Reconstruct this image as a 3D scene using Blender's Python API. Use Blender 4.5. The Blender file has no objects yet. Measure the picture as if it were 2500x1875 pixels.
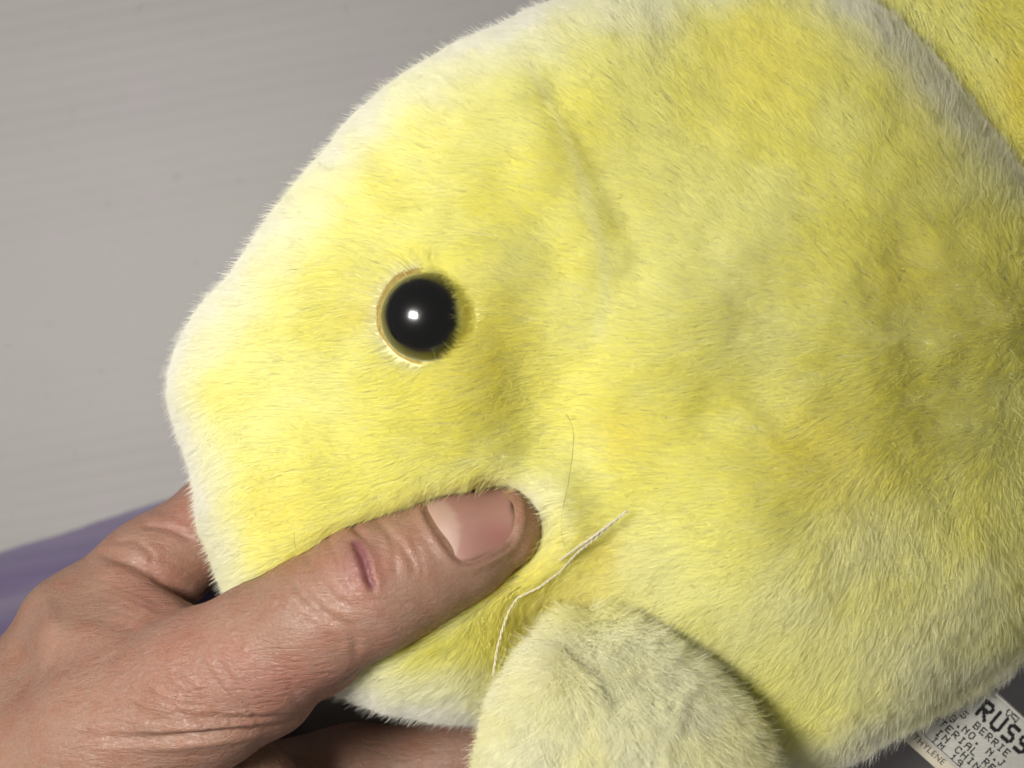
import bpy, bmesh, math, random
import numpy as np
from mathutils import Vector
from mathutils.bvhtree import BVHTree

RNG = np.random.default_rng(7)
scene = bpy.context.scene
COL = scene.collection
scene.unit_settings.system = 'METRIC'
scene.unit_settings.scale_length = 0.01          # one unit is one centimetre
FUR = 1.0                                        # fur density factor

# ------------------------------------------------------------------ camera
ZC, ZF = 28.0, 6.0                               # camera height, focus height
S = 0.0068                                       # cm per photo pixel at the focus height
cam = bpy.data.cameras.new('camera')
cam.lens, cam.sensor_width = 36.0 / (2500 * S / (ZC - ZF)), 36.0
cam.clip_start, cam.clip_end = 0.5, 500
cam.dof.use_dof = True
cam.dof.focus_distance = ZC - ZF
cam.dof.aperture_fstop = 0.22
cam_o = bpy.data.objects.new('camera', cam)
cam_o.location = (0, 0, ZC)
COL.objects.link(cam_o)
scene.camera = cam_o

# ------------------------------------------------------------------ world, lamp, exposure
world = bpy.data.worlds.new('World')
scene.world = world
world.use_nodes = True
world.node_tree.nodes['Background'].inputs[0].default_value = (1.0, 0.97, 0.93, 1)
world.node_tree.nodes['Background'].inputs[1].default_value = 0.20

lamp = bpy.data.lights.new('desk_lamp', 'AREA')
lamp.shape, lamp.size, lamp.size_y = 'RECTANGLE', 6.5, 9.0
lamp.energy = 14800
lamp.color = (1.0, 0.965, 0.885)
lamp_o = bpy.data.objects.new('desk_lamp', lamp)
lamp_o.location = (-13.5, 2.6, 32.5)
lamp_o.rotation_euler = (Vector((0, 0, 5)) - lamp_o.location).to_track_quat('-Z', 'Y').to_euler()
COL.objects.link(lamp_o)

scene.view_settings.view_transform = 'Standard'
scene.view_settings.look = 'None'
scene.view_settings.exposure = 0.0
scene.view_settings.gamma = 1.0
scene.render.engine = 'CYCLES'
scene.cycles.max_bounces = 7
scene.cycles.diffuse_bounces = 6
scene.cycles.transmission_bounces = 6
scene.cycles.use_denoising = True
scene.cycles.adaptive_threshold = 0.06
scene.cycles.adaptive_min_samples = 16
scene.cycles_curves.shape = 'RIBBONS'
scene.cycles_curves.subdivisions = 2

# ------------------------------------------------------------------ helpers
def P(px, py, z):
    f = S * (ZC - z) / (ZC - ZF)
    return np.array([(px - 1250) * f, (937.5 - py) * f, z])

def PX(p):
    f = S * (ZC - p[..., 2]) / (ZC - ZF)
    return p[..., 0] / f + 1250, 937.5 - p[..., 1] / f

def sstep(a, b, x):
    t = np.clip((x - a) / (b - a), 0, 1)
    return t * t * (3 - 2 * t)

def _hash(i, j, k, seed):
    h = i * np.uint32(374761393) + j * np.uint32(668265263) + k * np.uint32(2246822519) + np.uint32((seed * 974634777) & 0xFFFFFFFF)
    h = (h ^ (h >> np.uint32(13))) * np.uint32(1274126177)
    return ((h ^ (h >> np.uint32(16))) & np.uint32(0xFFFFFF)).astype(np.float32) * np.float32(1 / 16777215.0)

def noise3(p, seed=0):
    """value noise in 0..1 for an (n,3) array"""
    f = np.floor(p)
    t = (p - f).astype(np.float32)
    f = f.astype(np.int32).astype(np.uint32)
    t = t * t * (3 - 2 * t)
    out = 0
    for dx in (0, 1):
        wx = t[:, 0] if dx else 1 - t[:, 0]
        for dy in (0, 1):
            wy = t[:, 1] if dy else 1 - t[:, 1]
            for dz in (0, 1):
                wz = t[:, 2] if dz else 1 - t[:, 2]
                out = out + wx * wy * wz * _hash(f[:, 0] + np.uint32(dx), f[:, 1] + np.uint32(dy), f[:, 2] + np.uint32(dz), seed)
    return out

def fbm(p, seed=0, octaves=3):
    out, a, tot = 0, 1.0, 0
    for o in range(octaves):
        out = out + a * noise3(p * 2 ** o, seed + o * 17)
        tot += a
        a *= 0.5
    return out / tot

def resample(pts, n, closed=True, smooth=0):
    p = np.array(pts, float)
    if closed:
        p = np.vstack([p, p[:1]])
    d = np.r_[0, np.cumsum(np.linalg.norm(np.diff(p, axis=0), axis=1))]
    t = np.linspace(0, d[-1], n, endpoint=not closed)
    q = np.stack([np.interp(t, d, p[:, i]) for i in range(p.shape[1])], 1)
    for _ in range(smooth):
        if closed:
            q = 0.25 * np.roll(q, 1, 0) + 0.5 * q + 0.25 * np.roll(q, -1, 0)
        else:
            q[1:-1] = 0.25 * q[:-2] + 0.5 * q[1:-1] + 0.25 * q[2:]
    return q

def poly_dist(q, line):
    """distance of (n,2) points to an open polyline and the parameter 0..1 along it"""
    best = np.full(len(q), 1e9)
    tt = np.zeros(len(q))
    n = len(line) - 1
    for i in range(n):
        a, b = line[i], line[i + 1]
        ab = b - a
        h = np.clip(((q - a) @ ab) / (ab @ ab + 1e-9), 0, 1)
        d = np.linalg.norm(q - a - h[:, None] * ab, axis=1)
        m = d < best
        best[m] = d[m]
        tt[m] = ((i + h) / n)[m]
    return best, tt

def inside(q, poly):
    r = np.zeros(len(q), bool)
    j = len(poly) - 1
    for i in range(len(poly)):
        a, b = poly[i], poly[j]
        c = (a[1] > q[:, 1]) != (b[1] > q[:, 1])
        if c.any():
            x = (b[0] - a[0]) * (q[:, 1] - a[1]) / (b[1] - a[1] + 1e-12) + a[0]
            r ^= c & (q[:, 0] < x)
        j = i
    return r

def mesh_obj(name, verts, faces, mat=None, parent=None, smooth=True):
    me = bpy.data.meshes.new(name)
    if isinstance(faces, np.ndarray):
        faces = [faces]
    elif not (len(faces) and isinstance(faces[0], np.ndarray) and faces[0].ndim == 2):
        faces = [np.array([f for f in faces if len(f) == n], np.int32) for n in sorted({len(f) for f in faces})]
    verts = np.asarray(verts, np.float32)
    me.vertices.add(len(verts))
    me.vertices.foreach_set('co', verts.ravel())
    loops = np.concatenate([f.ravel() for f in faces]).astype(np.int32)
    tot = np.concatenate([np.full(len(f), f.shape[1], np.int32) for f in faces])
    me.loops.add(len(loops))
    me.loops.foreach_set('vertex_index', loops)
    me.polygons.add(len(tot))
    me.polygons.foreach_set('loop_start', np.r_[0, np.cumsum(tot)[:-1]].astype(np.int32))
    me.update(calc_edges=True)
    me.validate()
    if smooth:
        me.polygons.foreach_set('use_smooth', np.ones(len(me.polygons), bool))
    if mat:
        me.materials.append(mat)
    o = bpy.data.objects.new(name, me)
    COL.objects.link(o)
    o.parent = parent
    return o

def color_attr(me, name, rgb):
    a = me.attributes.new(name, 'FLOAT_COLOR', 'POINT')
    c = np.ones((len(rgb), 4), np.float32)
    c[:, :3] = rgb
    a.data.foreach_set('color', c.ravel())

def tag(o, label, cat, group=None):
    o['label'], o['category'] = label, cat
    if group:
        o['group'] = group

def tube(path, radius, sides=6, twist=0.0, offset=0.0, phase=0.0):
    path = np.asarray(path, float)
    n = len(path)
    rad = np.broadcast_to(np.asarray(radius, float), (n,))
    t = np.gradient(path, axis=0)
    t /= np.linalg.norm(t, axis=1)[:, None] + 1e-12
    up = np.array([0.0, 0.0, 1.0])
    s = np.cross(t, up)
    s /= np.linalg.norm(s, axis=1)[:, None] + 1e-9
    u = np.cross(s, t)
    arc = np.r_[0, np.cumsum(np.linalg.norm(np.diff(path, axis=0), axis=1))]
    a0 = arc * twist + phase
    c = path + offset * (np.cos(a0)[:, None] * s + np.sin(a0)[:, None] * u)
    ang = np.linspace(0, 2 * np.pi, sides, endpoint=False)
    v = c[:, None] + rad[:, None, None] * (np.cos(ang)[None, :, None] * s[:, None] + np.sin(ang)[None, :, None] * u[:, None])
    v = v.reshape(-1, 3)
    f = []
    for i in range(n - 1):
        for k in range(sides):
            k2 = (k + 1) % sides
            f.append((i * sides + k, i * sides + k2, (i + 1) * sides + k2, (i + 1) * sides + k))
    f.append(tuple(range(sides))[::-1])
    f.append(tuple((n - 1) * sides + k for k in range(sides)))
    return v, f

# ------------------------------------------------------------------ materials
def new_mat(name):
    m = bpy.data.materials.new(name)
    m.use_nodes = True
    nt = m.node_tree
    b = nt.nodes['Principled BSDF']
    return m, nt, b

def N(nt, kind, **kw):
    n = nt.nodes.new(kind)
    for k, v in kw.items():
        if k in n.inputs.keys():
            n.inputs[k].default_value = v
        else:
            setattr(n, k, v)
    return n

def ramp(nt, fac, stops):
    r = nt.nodes.new('ShaderNodeValToRGB')
    while len(r.color_ramp.elements) < len(stops):
        r.color_ramp.elements.new(0.5)
    for e, (pos, c) in zip(r.color_ramp.elements, stops):
        e.position = pos
        e.color = (*c, 1) if len(c) == 3 else c
    nt.links.new(fac, r.inputs[0])
    return r.outputs[0]

def fur_material():
    m = bpy.data.materials.new('plush_fur')
    m.use_nodes = True
    nt = m.node_tree
    nt.nodes.clear()
    out = N(nt, 'ShaderNodeOutputMaterial')
    att = N(nt, 'ShaderNodeAttribute', attribute_name='dye')
    hi = N(nt, 'ShaderNodeHairInfo')
    root = N(nt, 'ShaderNodeMix', data_type='RGBA')
    f = N(nt, 'ShaderNodeMapRange')
    f.inputs['From Min'].default_value, f.inputs['From Max'].default_value = 0.1, 0.7
    nt.links.new(hi.outputs['Intercept'], f.inputs['Value'])
    nt.links.new(f.outputs[0], root.inputs['Factor'])
    root.inputs[6].default_value = (0.90, 0.89, 0.68, 1)
    nt.links.new(att.outputs['Color'], root.inputs[7])
    d = N(nt, 'ShaderNodeBsdfDiffuse')
    t = N(nt, 'ShaderNodeBsdfTranslucent')
    g = N(nt, 'ShaderNodeBsdfHair', component='Reflection')
    g.inputs['Color'].default_value = (1.0, 0.98, 0.9, 1)
    g.inputs['RoughnessU'].default_value = 0.22
    g.inputs['RoughnessV'].default_value = 0.6
    for n in (d, t):
        nt.links.new(root.outputs[2], n.inputs['Color'])
    m1 = N(nt, 'ShaderNodeMixShader')
    m1.inputs[0].default_value = 0.58
    nt.links.new(d.outputs[0], m1.inputs[1])
    nt.links.new(t.outputs[0], m1.inputs[2])
    m2 = N(nt, 'ShaderNodeMixShader')
    m2.inputs[0].default_value = 0.06
    nt.links.new(m1.outputs[0], m2.inputs[1])
    nt.links.new(g.outputs[0], m2.inputs[2])
    nt.links.new(m2.outputs[0], out.inputs[0])
    return m

M_FUR = fur_material()

M_BACKING, nt, b = new_mat('plush_backing')
b.inputs['Roughness'].default_value = 1.0
a = N(nt, 'ShaderNodeAttribute', attribute_name='dye')
nt.links.new(a.outputs['Color'], b.inputs['Base Color'])

M_FELT, nt, b = new_mat('felt_washer')
b.inputs['Roughness'].default_value = 0.95
tc = N(nt, 'ShaderNodeTexCoord')
no = N(nt, 'ShaderNodeTexNoise')
no.inputs['Scale'].default_value = 14
no.inputs['Detail'].default_value = 6
nt.links.new(tc.outputs['Object'], no.inputs['Vector'])
nt.links.new(ramp(nt, no.outputs['Fac'], [(0.3, (0.25, 0.175, 0.04)), (0.7, (0.38, 0.285, 0.085))]), b.inputs['Base Color'])
bp = N(nt, 'ShaderNodeBump')
bp.inputs['Strength'].default_value = 0.6
bp.inputs['Distance'].default_value = 0.03
nt.links.new(no.outputs['Fac'], bp.inputs['Height'])
nt.links.new(bp.outputs[0], b.inputs['Normal'])

M_EYE, nt, b = new_mat('eye_plastic')
tc = N(nt, 'ShaderNodeTexCoord')
sp = N(nt, 'ShaderNodeSeparateXYZ')
nt.links.new(tc.outputs['Object'], sp.inputs[0])
vm = N(nt, 'ShaderNodeVectorMath', operation='MULTIPLY')
vm.inputs[1].default_value = (1, 1, 0)
nt.links.new(tc.outputs['Object'], vm.inputs[0])
vl = N(nt, 'ShaderNodeVectorMath', operation='LENGTH')
nt.links.new(vm.outputs[0], vl.inputs[0])
nt.links.new(ramp(nt, vl.outputs['Value'], [(0.50, (0.0008, 0.0008, 0.001)), (0.53, (0.005, 0.0047, 0.002)), (0.64, (0.008, 0.007, 0.003))]), b.inputs['Base Color'])
b.inputs['Roughness'].default_value = 0.13
b.inputs['Coat Weight'].default_value = 0.5
b.inputs['Coat Roughness'].default_value = 0.25
b.inputs['IOR'].default_value = 1.49

M_THREAD, nt, b = new_mat('cotton_thread')
b.inputs['Base Color'].default_value = (0.52, 0.47, 0.35, 1)
b.inputs['Roughness'].default_value = 0.6
b.inputs['Sheen Weight'].default_value = 0.3

M_HAIR, nt, b = new_mat('stray_hair')
b.inputs['Base Color'].default_value = (0.20, 0.15, 0.05, 1)
b.inputs['Roughness'].default_value = 0.4

def skin_material():
    m, nt, b = new_mat('skin')
    at = N(nt, 'ShaderNodeAttribute', attribute_name='tone')
    tc = N(nt, 'ShaderNodeTexCoord')
    # broad blotches
    n1 = N(nt, 'ShaderNodeTexNoise')
    n1.inputs['Scale'].default_value = 1.6
    n1.inputs['Detail'].default_value = 5
    n1.inputs['Roughness'].default_value = 0.65
    nt.links.new(tc.outputs['Object'], n1.inputs['Vector'])
    mx = N(nt, 'ShaderNodeMix', data_type='RGBA', blend_type='MULTIPLY')
    mx.inputs['Factor'].default_value = 1.0
    nt.links.new(at.outputs['Color'], mx.inputs[6])
    nt.links.new(ramp(nt, n1.outputs['Fac'], [(0.3, (0.95, 0.80, 0.74)), (0.55, (1, 1, 1)), (0.75, (1.0, 1.02, 1.0))]), mx.inputs[7])
    # fine speckle
    n2 = N(nt, 'ShaderNodeTexNoise')
    n2.inputs['Scale'].default_value = 18
    n2.inputs['Detail'].default_value = 4
    nt.links.new(tc.outputs['Object'], n2.inputs['Vector'])
    mx2 = N(nt, 'ShaderNodeMix', data_type='RGBA', blend_type='MULTIPLY')
    mx2.inputs['Factor'].default_value = 1.0
    nt.links.new(mx.outputs[2], mx2.inputs[6])
    nt.links.new(ramp(nt, n2.outputs['Fac'], [(0.35, (0.90, 0.86, 0.84)), (0.6, (1, 1, 1))]), mx2.inputs[7])
    nt.links.new(mx2.outputs[2], b.inputs['Base Color'])
    b.inputs['Subsurface Weight'].default_value = 0.35
    b.inputs['Subsurface Radius'].default_value = (0.25, 0.09, 0.05)
    b.inputs['Subsurface Scale'].default_value = 0.6
    rr = ramp(nt, n2.outputs['Fac'], [(0.35, (0.62, 0.62, 0.62)), (0.65, (0.40, 0.40, 0.40))])
    nt.links.new(rr, b.inputs['Roughness'])
    b.inputs['Specular IOR Level'].default_value = 0.45
    # fine wrinkles: two stretched noises plus cell pattern
    mask = N(nt, 'ShaderNodeAttribute', attribute_name='wrinkle')
    def stretched(rot, sc, scale):
        mp = N(nt, 'ShaderNodeMapping')
        mp.inputs['Rotation'].default_value = (0, 0, math.radians(rot))
        mp.inputs['Scale'].default_value = sc
        nt.links.new(tc.outputs['Object'], mp.inputs['Vector'])
        w = N(nt, 'ShaderNodeTexNoise')
        w.inputs['Scale'].default_value = scale
        w.inputs['Detail'].default_value = 4
        w.inputs['Roughness'].default_value = 0.55
        w.inputs['Distortion'].default_value = 0.7
        nt.links.new(mp.outputs[0], w.inputs['Vector'])
        return ramp(nt, w.outputs['Fac'], [(0.32, (0, 0, 0)), (0.50, (0.85, 0.85, 0.85)), (0.7, (1, 1, 1))])
    w1 = stretched(26, (0.24, 1, 0.8), 9.5)
    w2 = stretched(58, (0.30, 1, 0.8), 12.0)
    ad = N(nt, 'ShaderNodeMath', operation='ADD')
    nt.links.new(w1, ad.inputs[0])
    nt.links.new(w2, ad.inputs[1])
    mu = N(nt, 'ShaderNodeMath', operation='MULTIPLY')
    nt.links.new(ad.outputs[0], mu.inputs[0])
    nt.links.new(mask.outputs['Fac'], mu.inputs[1])
    vo = N(nt, 'ShaderNodeTexVoronoi', feature='DISTANCE_TO_EDGE')
    vo.inputs['Scale'].default_value = 21
    nt.links.new(tc.outputs['Object'], vo.inputs['Vector'])
    b1 = N(nt, 'ShaderNodeBump')
    b1.inputs['Strength'].default_value = 0.65
    b1.inputs['Distance'].default_value = 0.012
    nt.links.new(vo.outputs['Distance'], b1.inputs['Height'])
    b2 = N(nt, 'ShaderNodeBump')
    b2.inputs['Strength'].default_value = 0.52
    b2.inputs['Distance'].default_value = 0.03
    nt.links.new(mu.outputs[0], b2.inputs['Height'])
    nt.links.new(b1.outputs[0], b2.inputs['Normal'])
    nt.links.new(b2.outputs[0], b.inputs['Normal'])
    return m

M_SKIN = skin_material()

M_NAIL, nt, b = new_mat('nail')
a = N(nt, 'ShaderNodeAttribute', attribute_name='tone')
nt.links.new(a.outputs['Color'], b.inputs['Base Color'])
b.inputs['Roughness'].default_value = 0.55
b.inputs['Specular IOR Level'].default_value = 0.3
b.inputs['Subsurface Weight'].default_value = 0.2
b.inputs['Subsurface Radius'].default_value = (0.1, 0.05, 0.03)
b.inputs['Coat Weight'].default_value = 0.0

M_TAG, nt, b = new_mat('tag_satin')
tc = N(nt, 'ShaderNodeTexCoord')
wv = N(nt, 'ShaderNodeTexNoise')
mp = N(nt, 'ShaderNodeMapping')
mp.inputs['Rotation'].default_value = (0, 0, math.radians(42))
mp.inputs['Scale'].default_value = (0.2, 2, 1)
nt.links.new(tc.outputs['Object'], mp.inputs[0])
nt.links.new(mp.outputs[0], wv.inputs['Vector'])
wv.inputs['Scale'].default_value = 30
nt.links.new(ramp(nt, wv.outputs['Fac'], [(0.3, (0.45, 0.44, 0.41)), (0.7, (0.57, 0.56, 0.52))]), b.inputs['Base Color'])
b.inputs['Roughness'].default_value = 0.5
M_TAG2, nt, b = new_mat('tag_cream')
b.inputs['Base Color'].default_value = (0.62, 0.57, 0.46, 1)
b.inputs['Roughness'].default_value = 0.7
M_INK, nt, b = new_mat('black_ink')
b.inputs['Base Color'].default_value = (0.012, 0.012, 0.014, 1)
b.inputs['Roughness'].default_value = 0.6

# ------------------------------------------------------------------ board the toy lies on
def board_material():
    m, nt, b = new_mat('printed_board')
    tc = N(nt, 'ShaderNodeTexCoord')
    n1 = N(nt, 'ShaderNodeTexNoise')
    n1.inputs['Scale'].default_value = 0.55
    n1.inputs['Detail'].default_value = 4
    nt.links.new(tc.outputs['Object'], n1.inputs['Vector'])
    base = ramp(nt, n1.outputs['Fac'], [(0.3, (0.241, 0.227, 0.235)), (0.5, (0.24, 0.232, 0.23)), (0.7, (0.247, 0.23, 0.244))])
    # sparse smudges
    n2 = N(nt, 'ShaderNodeTexNoise')
    n2.inputs['Scale'].default_value = 2.2
    n2.inputs['Detail'].default_value = 2
    nt.links.new(tc.outputs['Object'], n2.inputs['Vector'])
    sm = N(nt, 'ShaderNodeMix', data_type='RGBA', blend_type='MULTIPLY')
    sm.inputs['Factor'].default_value = 1
    nt.links.new(base, sm.inputs[6])
    nt.links.new(ramp(nt, n2.outputs['Fac'], [(0.16, (0.92, 0.90, 0.90)), (0.34, (1, 1, 1))]), sm.inputs[7])
    # purple print: coordinate across the board's print edge
    mp = N(nt, 'ShaderNodeMapping')
    mp.inputs['Rotation'].default_value = (0, 0, math.radians(-18))
    nt.links.new(tc.outputs['Object'], mp.inputs[0])
    sp = N(nt, 'ShaderNodeSeparateXYZ')
    nt.links.new(mp.outputs[0], sp.inputs[0])
    n3 = N(nt, 'ShaderNodeTexNoise')
    n3.inputs['Scale'].default_value = 0.5
    n3.inputs['Detail'].default_value = 3
    nt.links.new(tc.outputs['Object'], n3.inputs['Vector'])
    wob = N(nt, 'ShaderNodeMath', operation='MULTIPLY_ADD')
    wob.inputs[1].default_value = 0.25
    nt.links.new(n3.outputs['Fac'], wob.inputs[0])
    nt.links.new(sp.outputs['Y'], wob.inputs[2])
    mr = N(nt, 'ShaderNodeMapRange')
    # print edge sits near y' = -1.0 (edge) .. -6 in rotated coordinates
    mr.inputs['From Min'].default_value, mr.inputs['From Max'].default_value = PRINT_Y0, PRINT_Y0 - 4.0
    nt.links.new(wob.outputs[0], mr.inputs['Value'])
    mask = ramp(nt, mr.outputs[0], [(0.0, (0, 0, 0)), (0.03, (0.9, 0.9, 0.9)), (0.20, (1, 1, 1)), (0.27, (0.84, 0.84, 0.84)), (0.31, (0.84, 0.84, 0.84)), (0.38, (1, 1, 1))])
    mr2 = N(nt, 'ShaderNodeMapRange')                     # the print ends before the toy's belly
    mr2.inputs['From Min'].default_value, mr2.inputs['From Max'].default_value = -6.3, -6.9
    nt.links.new(sp.outputs['X'], mr2.inputs['Value'])
    mm = N(nt, 'ShaderNodeMath', operation='MULTIPLY')
    nt.links.new(mask, mm.inputs[0])
    nt.links.new(mr2.outputs[0], mm.inputs[1])
    mx = N(nt, 'ShaderNodeMix', data_type='RGBA')
    nt.links.new(mm.outputs[0], mx.inputs['Factor'])
    nt.links.new(sm.outputs[2], mx.inputs[6])
    mx.inputs[7].default_value = (0.066, 0.046, 0.115, 1)
    nt.links.new(mx.outputs[2], b.inputs['Base Color'])
    b.inputs['Roughness'].default_value = 0.6
    return m

_e = P(120, 1318, 0)
_a = math.radians(-18)
PRINT_Y0 = _e[0] * math.sin(_a) + _e[1] * math.cos(_a) + 0.25
xs = np.linspace(-60, 60, 2)
ys = np.arange(-45, 45, 0.07)
ang = math.radians(10)
bv, bf = [], []
for i, y in enumerate(ys):
    r = 0.5 + 0.5 * math.sin(y * 2 * math.pi / 0.36)
    h = -0.0042 * (1 - r) ** 2 + 0.006 * math.sin(y * 3.1) - 0.03
    for x in xs:
        bv.append((x * math.cos(ang) - y * math.sin(ang), x * math.sin(ang) + y * math.cos(ang), h))
    if i:
        k = 2 * i
        bf.append((k - 2, k - 1, k + 1, k))
board = mesh_obj('tabletop', bv, bf, board_material())
board['kind'] = 'structure'
board['label'] = 'ribbed pale grey board with purple printing under the toy'

# ------------------------------------------------------------------ hand: distance field
def seg(p, a, b, ra, rb):
    ba = (b - a).astype(np.float32)
    d = p - a.astype(np.float32)
    h = np.clip((d @ ba) / (ba @ ba), 0, 1)
    d = d - h[..., None] * ba
    return np.sqrt(np.einsum('...i,...i->...', d, d)) - (ra + (rb - ra) * h)

def smin(a, b, k):
    h = np.maximum(k - np.abs(a - b), 0) / k
    return np.minimum(a, b) - h * h * k * 0.25

THUMB = [(P(1218, 1292, 6.30), 0.70), (P(1120, 1332, 6.45), 0.84), (P(1010, 1385, 6.60), 0.93), (P(905, 1437, 6.70), 1.03),
         (P(770, 1515, 6.55), 1.02), (P(640, 1592, 6.25), 1.10), (P(500, 1678, 5.90), 1.30), (P(300, 1800, 5.30), 1.60), (P(80, 1950, 4.6), 1.9)]
INDEX = [(P(140, 1692, 3.9), 1.25), (P(188, 1538, 3.7), 1.0), (P(372, 1392, 3.3), 0.93), (P(560, 1252, 2.75), 0.86), (P(740, 1195, 2.2), 0.80), (P(900, 1195, 2.05), 0.66)]
MIDDLE = [(P(160, 1960, 2.6), 1.2), (P(560, 1960, 1.9), 1.02), (P(860, 1895, 1.45), 0.97), (P(1080, 1870, 1.35), 0.86), (P(1260, 1815, 1.45), 0.76), (P(1390, 1760, 1.5), 0.64)]
RING = [(P(120, 2230, 2.2), 1.1), (P(560, 2240, 1.5), 0.98), (P(860, 2180, 1.2), 0.90), (P(1060, 2140, 1.1), 0.82), (P(1230, 2080, 1.1), 0.64)]
LITTLE = [(P(60, 2480, 1.9), 1.0), (P(420, 2500, 1.3), 0.85), (P(680, 2450, 1.1), 0.75), (P(900, 2400, 1.0), 0.58)]

def chain(p, c, k):
    d = None
    for (a, ra), (b, rb) in zip(c[:-1], c[1:]):
        e = seg(p, a, b, ra, rb)
        d = e if d is None else smin(d, e, k)
    return d

def hand_sdf(p):
    p = np.asarray(p, np.float32)
    th = chain(p, THUMB, 0.25)
    # nail side of the thumb tip a little flatter, pad fuller
    th = smin(th, seg(p, P(1120, 1375, 5.95), P(1000, 1430, 6.0), 0.62, 0.75), 0.5)
    # joint folds on the far side
    th = smin(th, np.linalg.norm(p - P(905, 1540, 6.2), axis=-1) - 0.42, 0.35)
    th = smin(th, np.linalg.norm(p - P(800, 1620, 6.0), axis=-1) - 0.48, 0.40)
    th = smin(th, np.linalg.norm(p - P(680, 1705, 5.75), axis=-1) - 0.55, 0.45)
    ix = chain(p, INDEX, 0.35)
    palm = seg(p, P(100, 1800, 3.4), P(-200, 2250, 2.8), 1.9, 2.3)
    palm = smin(palm, seg(p, P(120, 2050, 2.6), P(60, 2480, 2.1), 1.45, 1.2), 0.8)
    palm = smin(palm, seg(p, P(-250, 2250, 3.0), P(-900, 2900, 3.2), 2.4, 2.5), 1.4)
    hand = smin(ix, palm, 0.7)
    for f in (MIDDLE, RING, LITTLE):
        hand = smin(hand, chain(p, f, 0.35), 0.35)
    # web between thumb and index
    web = seg(p, P(360, 1565, 5.15), P(200, 1570, 4.6), 0.62, 0.85)
    web = smin(web, seg(p, P(430, 1530, 4.75), P(290, 1440, 4.2), 0.45, 0.42), 0.5)
    hand = smin(hand, web, 0.35)
    hand = smin(hand, th, 0.55)
    # heel of the thumb, a separate bulge under the long crease
    heel = seg(p, P(575, 1965, 4.55), P(200, 2060, 4.2), 1.22, 1.7)
    return smin(hand, heel, 0.16)

def surface_nets(fn, lo, hi, h):
    n = [int((hi[i] - lo[i]) / h) + 2 for i in range(3)]
    ax = [lo[i] + np.arange(n[i]) * h for i in range(3)]
    F = np.empty(n, np.float32)
    for i in range(n[0]):
        g = np.stack(np.meshgrid([ax[0][i]], ax[1], ax[2], indexing='ij'), -1)[0]
        F[i] = fn(g)
    inn = F < 0
    c = np.zeros([k - 1 for k in n], np.int32)
    for d in np.ndindex(2, 2, 2):
        c += inn[d[0]:n[0] - 1 + d[0], d[1]:n[1] - 1 + d[1], d[2]:n[2] - 1 + d[2]]
    act = (c > 0) & (c < 8)
    ids = -np.ones(act.shape, np.int64)
    cell = np.argwhere(act)
    ids[act] = np.arange(len(cell))
    acc = np.zeros((len(cell), 3))
    cnt = np.zeros(len(cell))
    corners = list(np.ndindex(2, 2, 2))
    for a in corners:
        for k in range(3):
            if a[k] == 0:
                bb = list(a); bb[k] = 1
                fa = F[cell[:, 0] + a[0], cell[:, 1] + a[1], cell[:, 2] + a[2]]
                fb = F[cell[:, 0] + bb[0], cell[:, 1] + bb[1], cell[:, 2] + bb[2]]
                m = (fa < 0) != (fb < 0)
                t = np.where(m, fa / np.where(m, fa - fb, 1), 0)
                q = np.tile(np.array(a, float), (len(cell), 1))
                q[:, k] += t
                acc[m] += q[m]
                cnt[m] += 1
    v = np.array(lo) + (cell + acc / cnt[:, None]) * h
    quads = []
    for k in range(3):
        o1, o2 = (k + 1) % 3, (k + 2) % 3
        sl0 = [slice(None)] * 3
        sl1 = [slice(None)] * 3
        sl0[k], sl1[k] = slice(0, n[k] - 1), slice(1, n[k])
        s = inn[tuple(sl0)] != inn[tuple(sl1)]
        e = np.argwhere(s)
        e = e[(e[:, o1] > 0) & (e[:, o2] > 0) & (e[:, o1] < n[o1] - 1) & (e[:, o2] < n[o2] - 1)]
        flip = inn[e[:, 0], e[:, 1], e[:, 2]]
        def cid(d1, d2):
            q = e.copy()
            q[:, o1] -= d1
            q[:, o2] -= d2
            return ids[q[:, 0], q[:, 1], q[:, 2]]
        q = np.stack([cid(1, 1), cid(0, 1), cid(0, 0), cid(1, 0)], 1)
        q[~flip] = q[~flip][:, ::-1]
        quads.append(q)
    return v, np.vstack(quads)

def split_quads(v, q):
    n = len(v)
    e = np.stack([q, np.roll(q, -1, 1)], 2).reshape(-1, 2)
    e.sort(axis=1)
    key, inv = np.unique(e[:, 0] * n + e[:, 1], return_inverse=True)
    ev = 0.5 * (v[key // n] + v[key % n])
    fv = v[q].mean(1)
    m = inv.reshape(-1, 4) + n
    f = np.arange(len(q)) + n + len(ev)
    faces = np.vstack([np.stack([q[:, k], m[:, k], f, m[:, k - 1]], 1) for k in range(4)])
    return np.vstack([v, ev, fv]), faces

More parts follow.
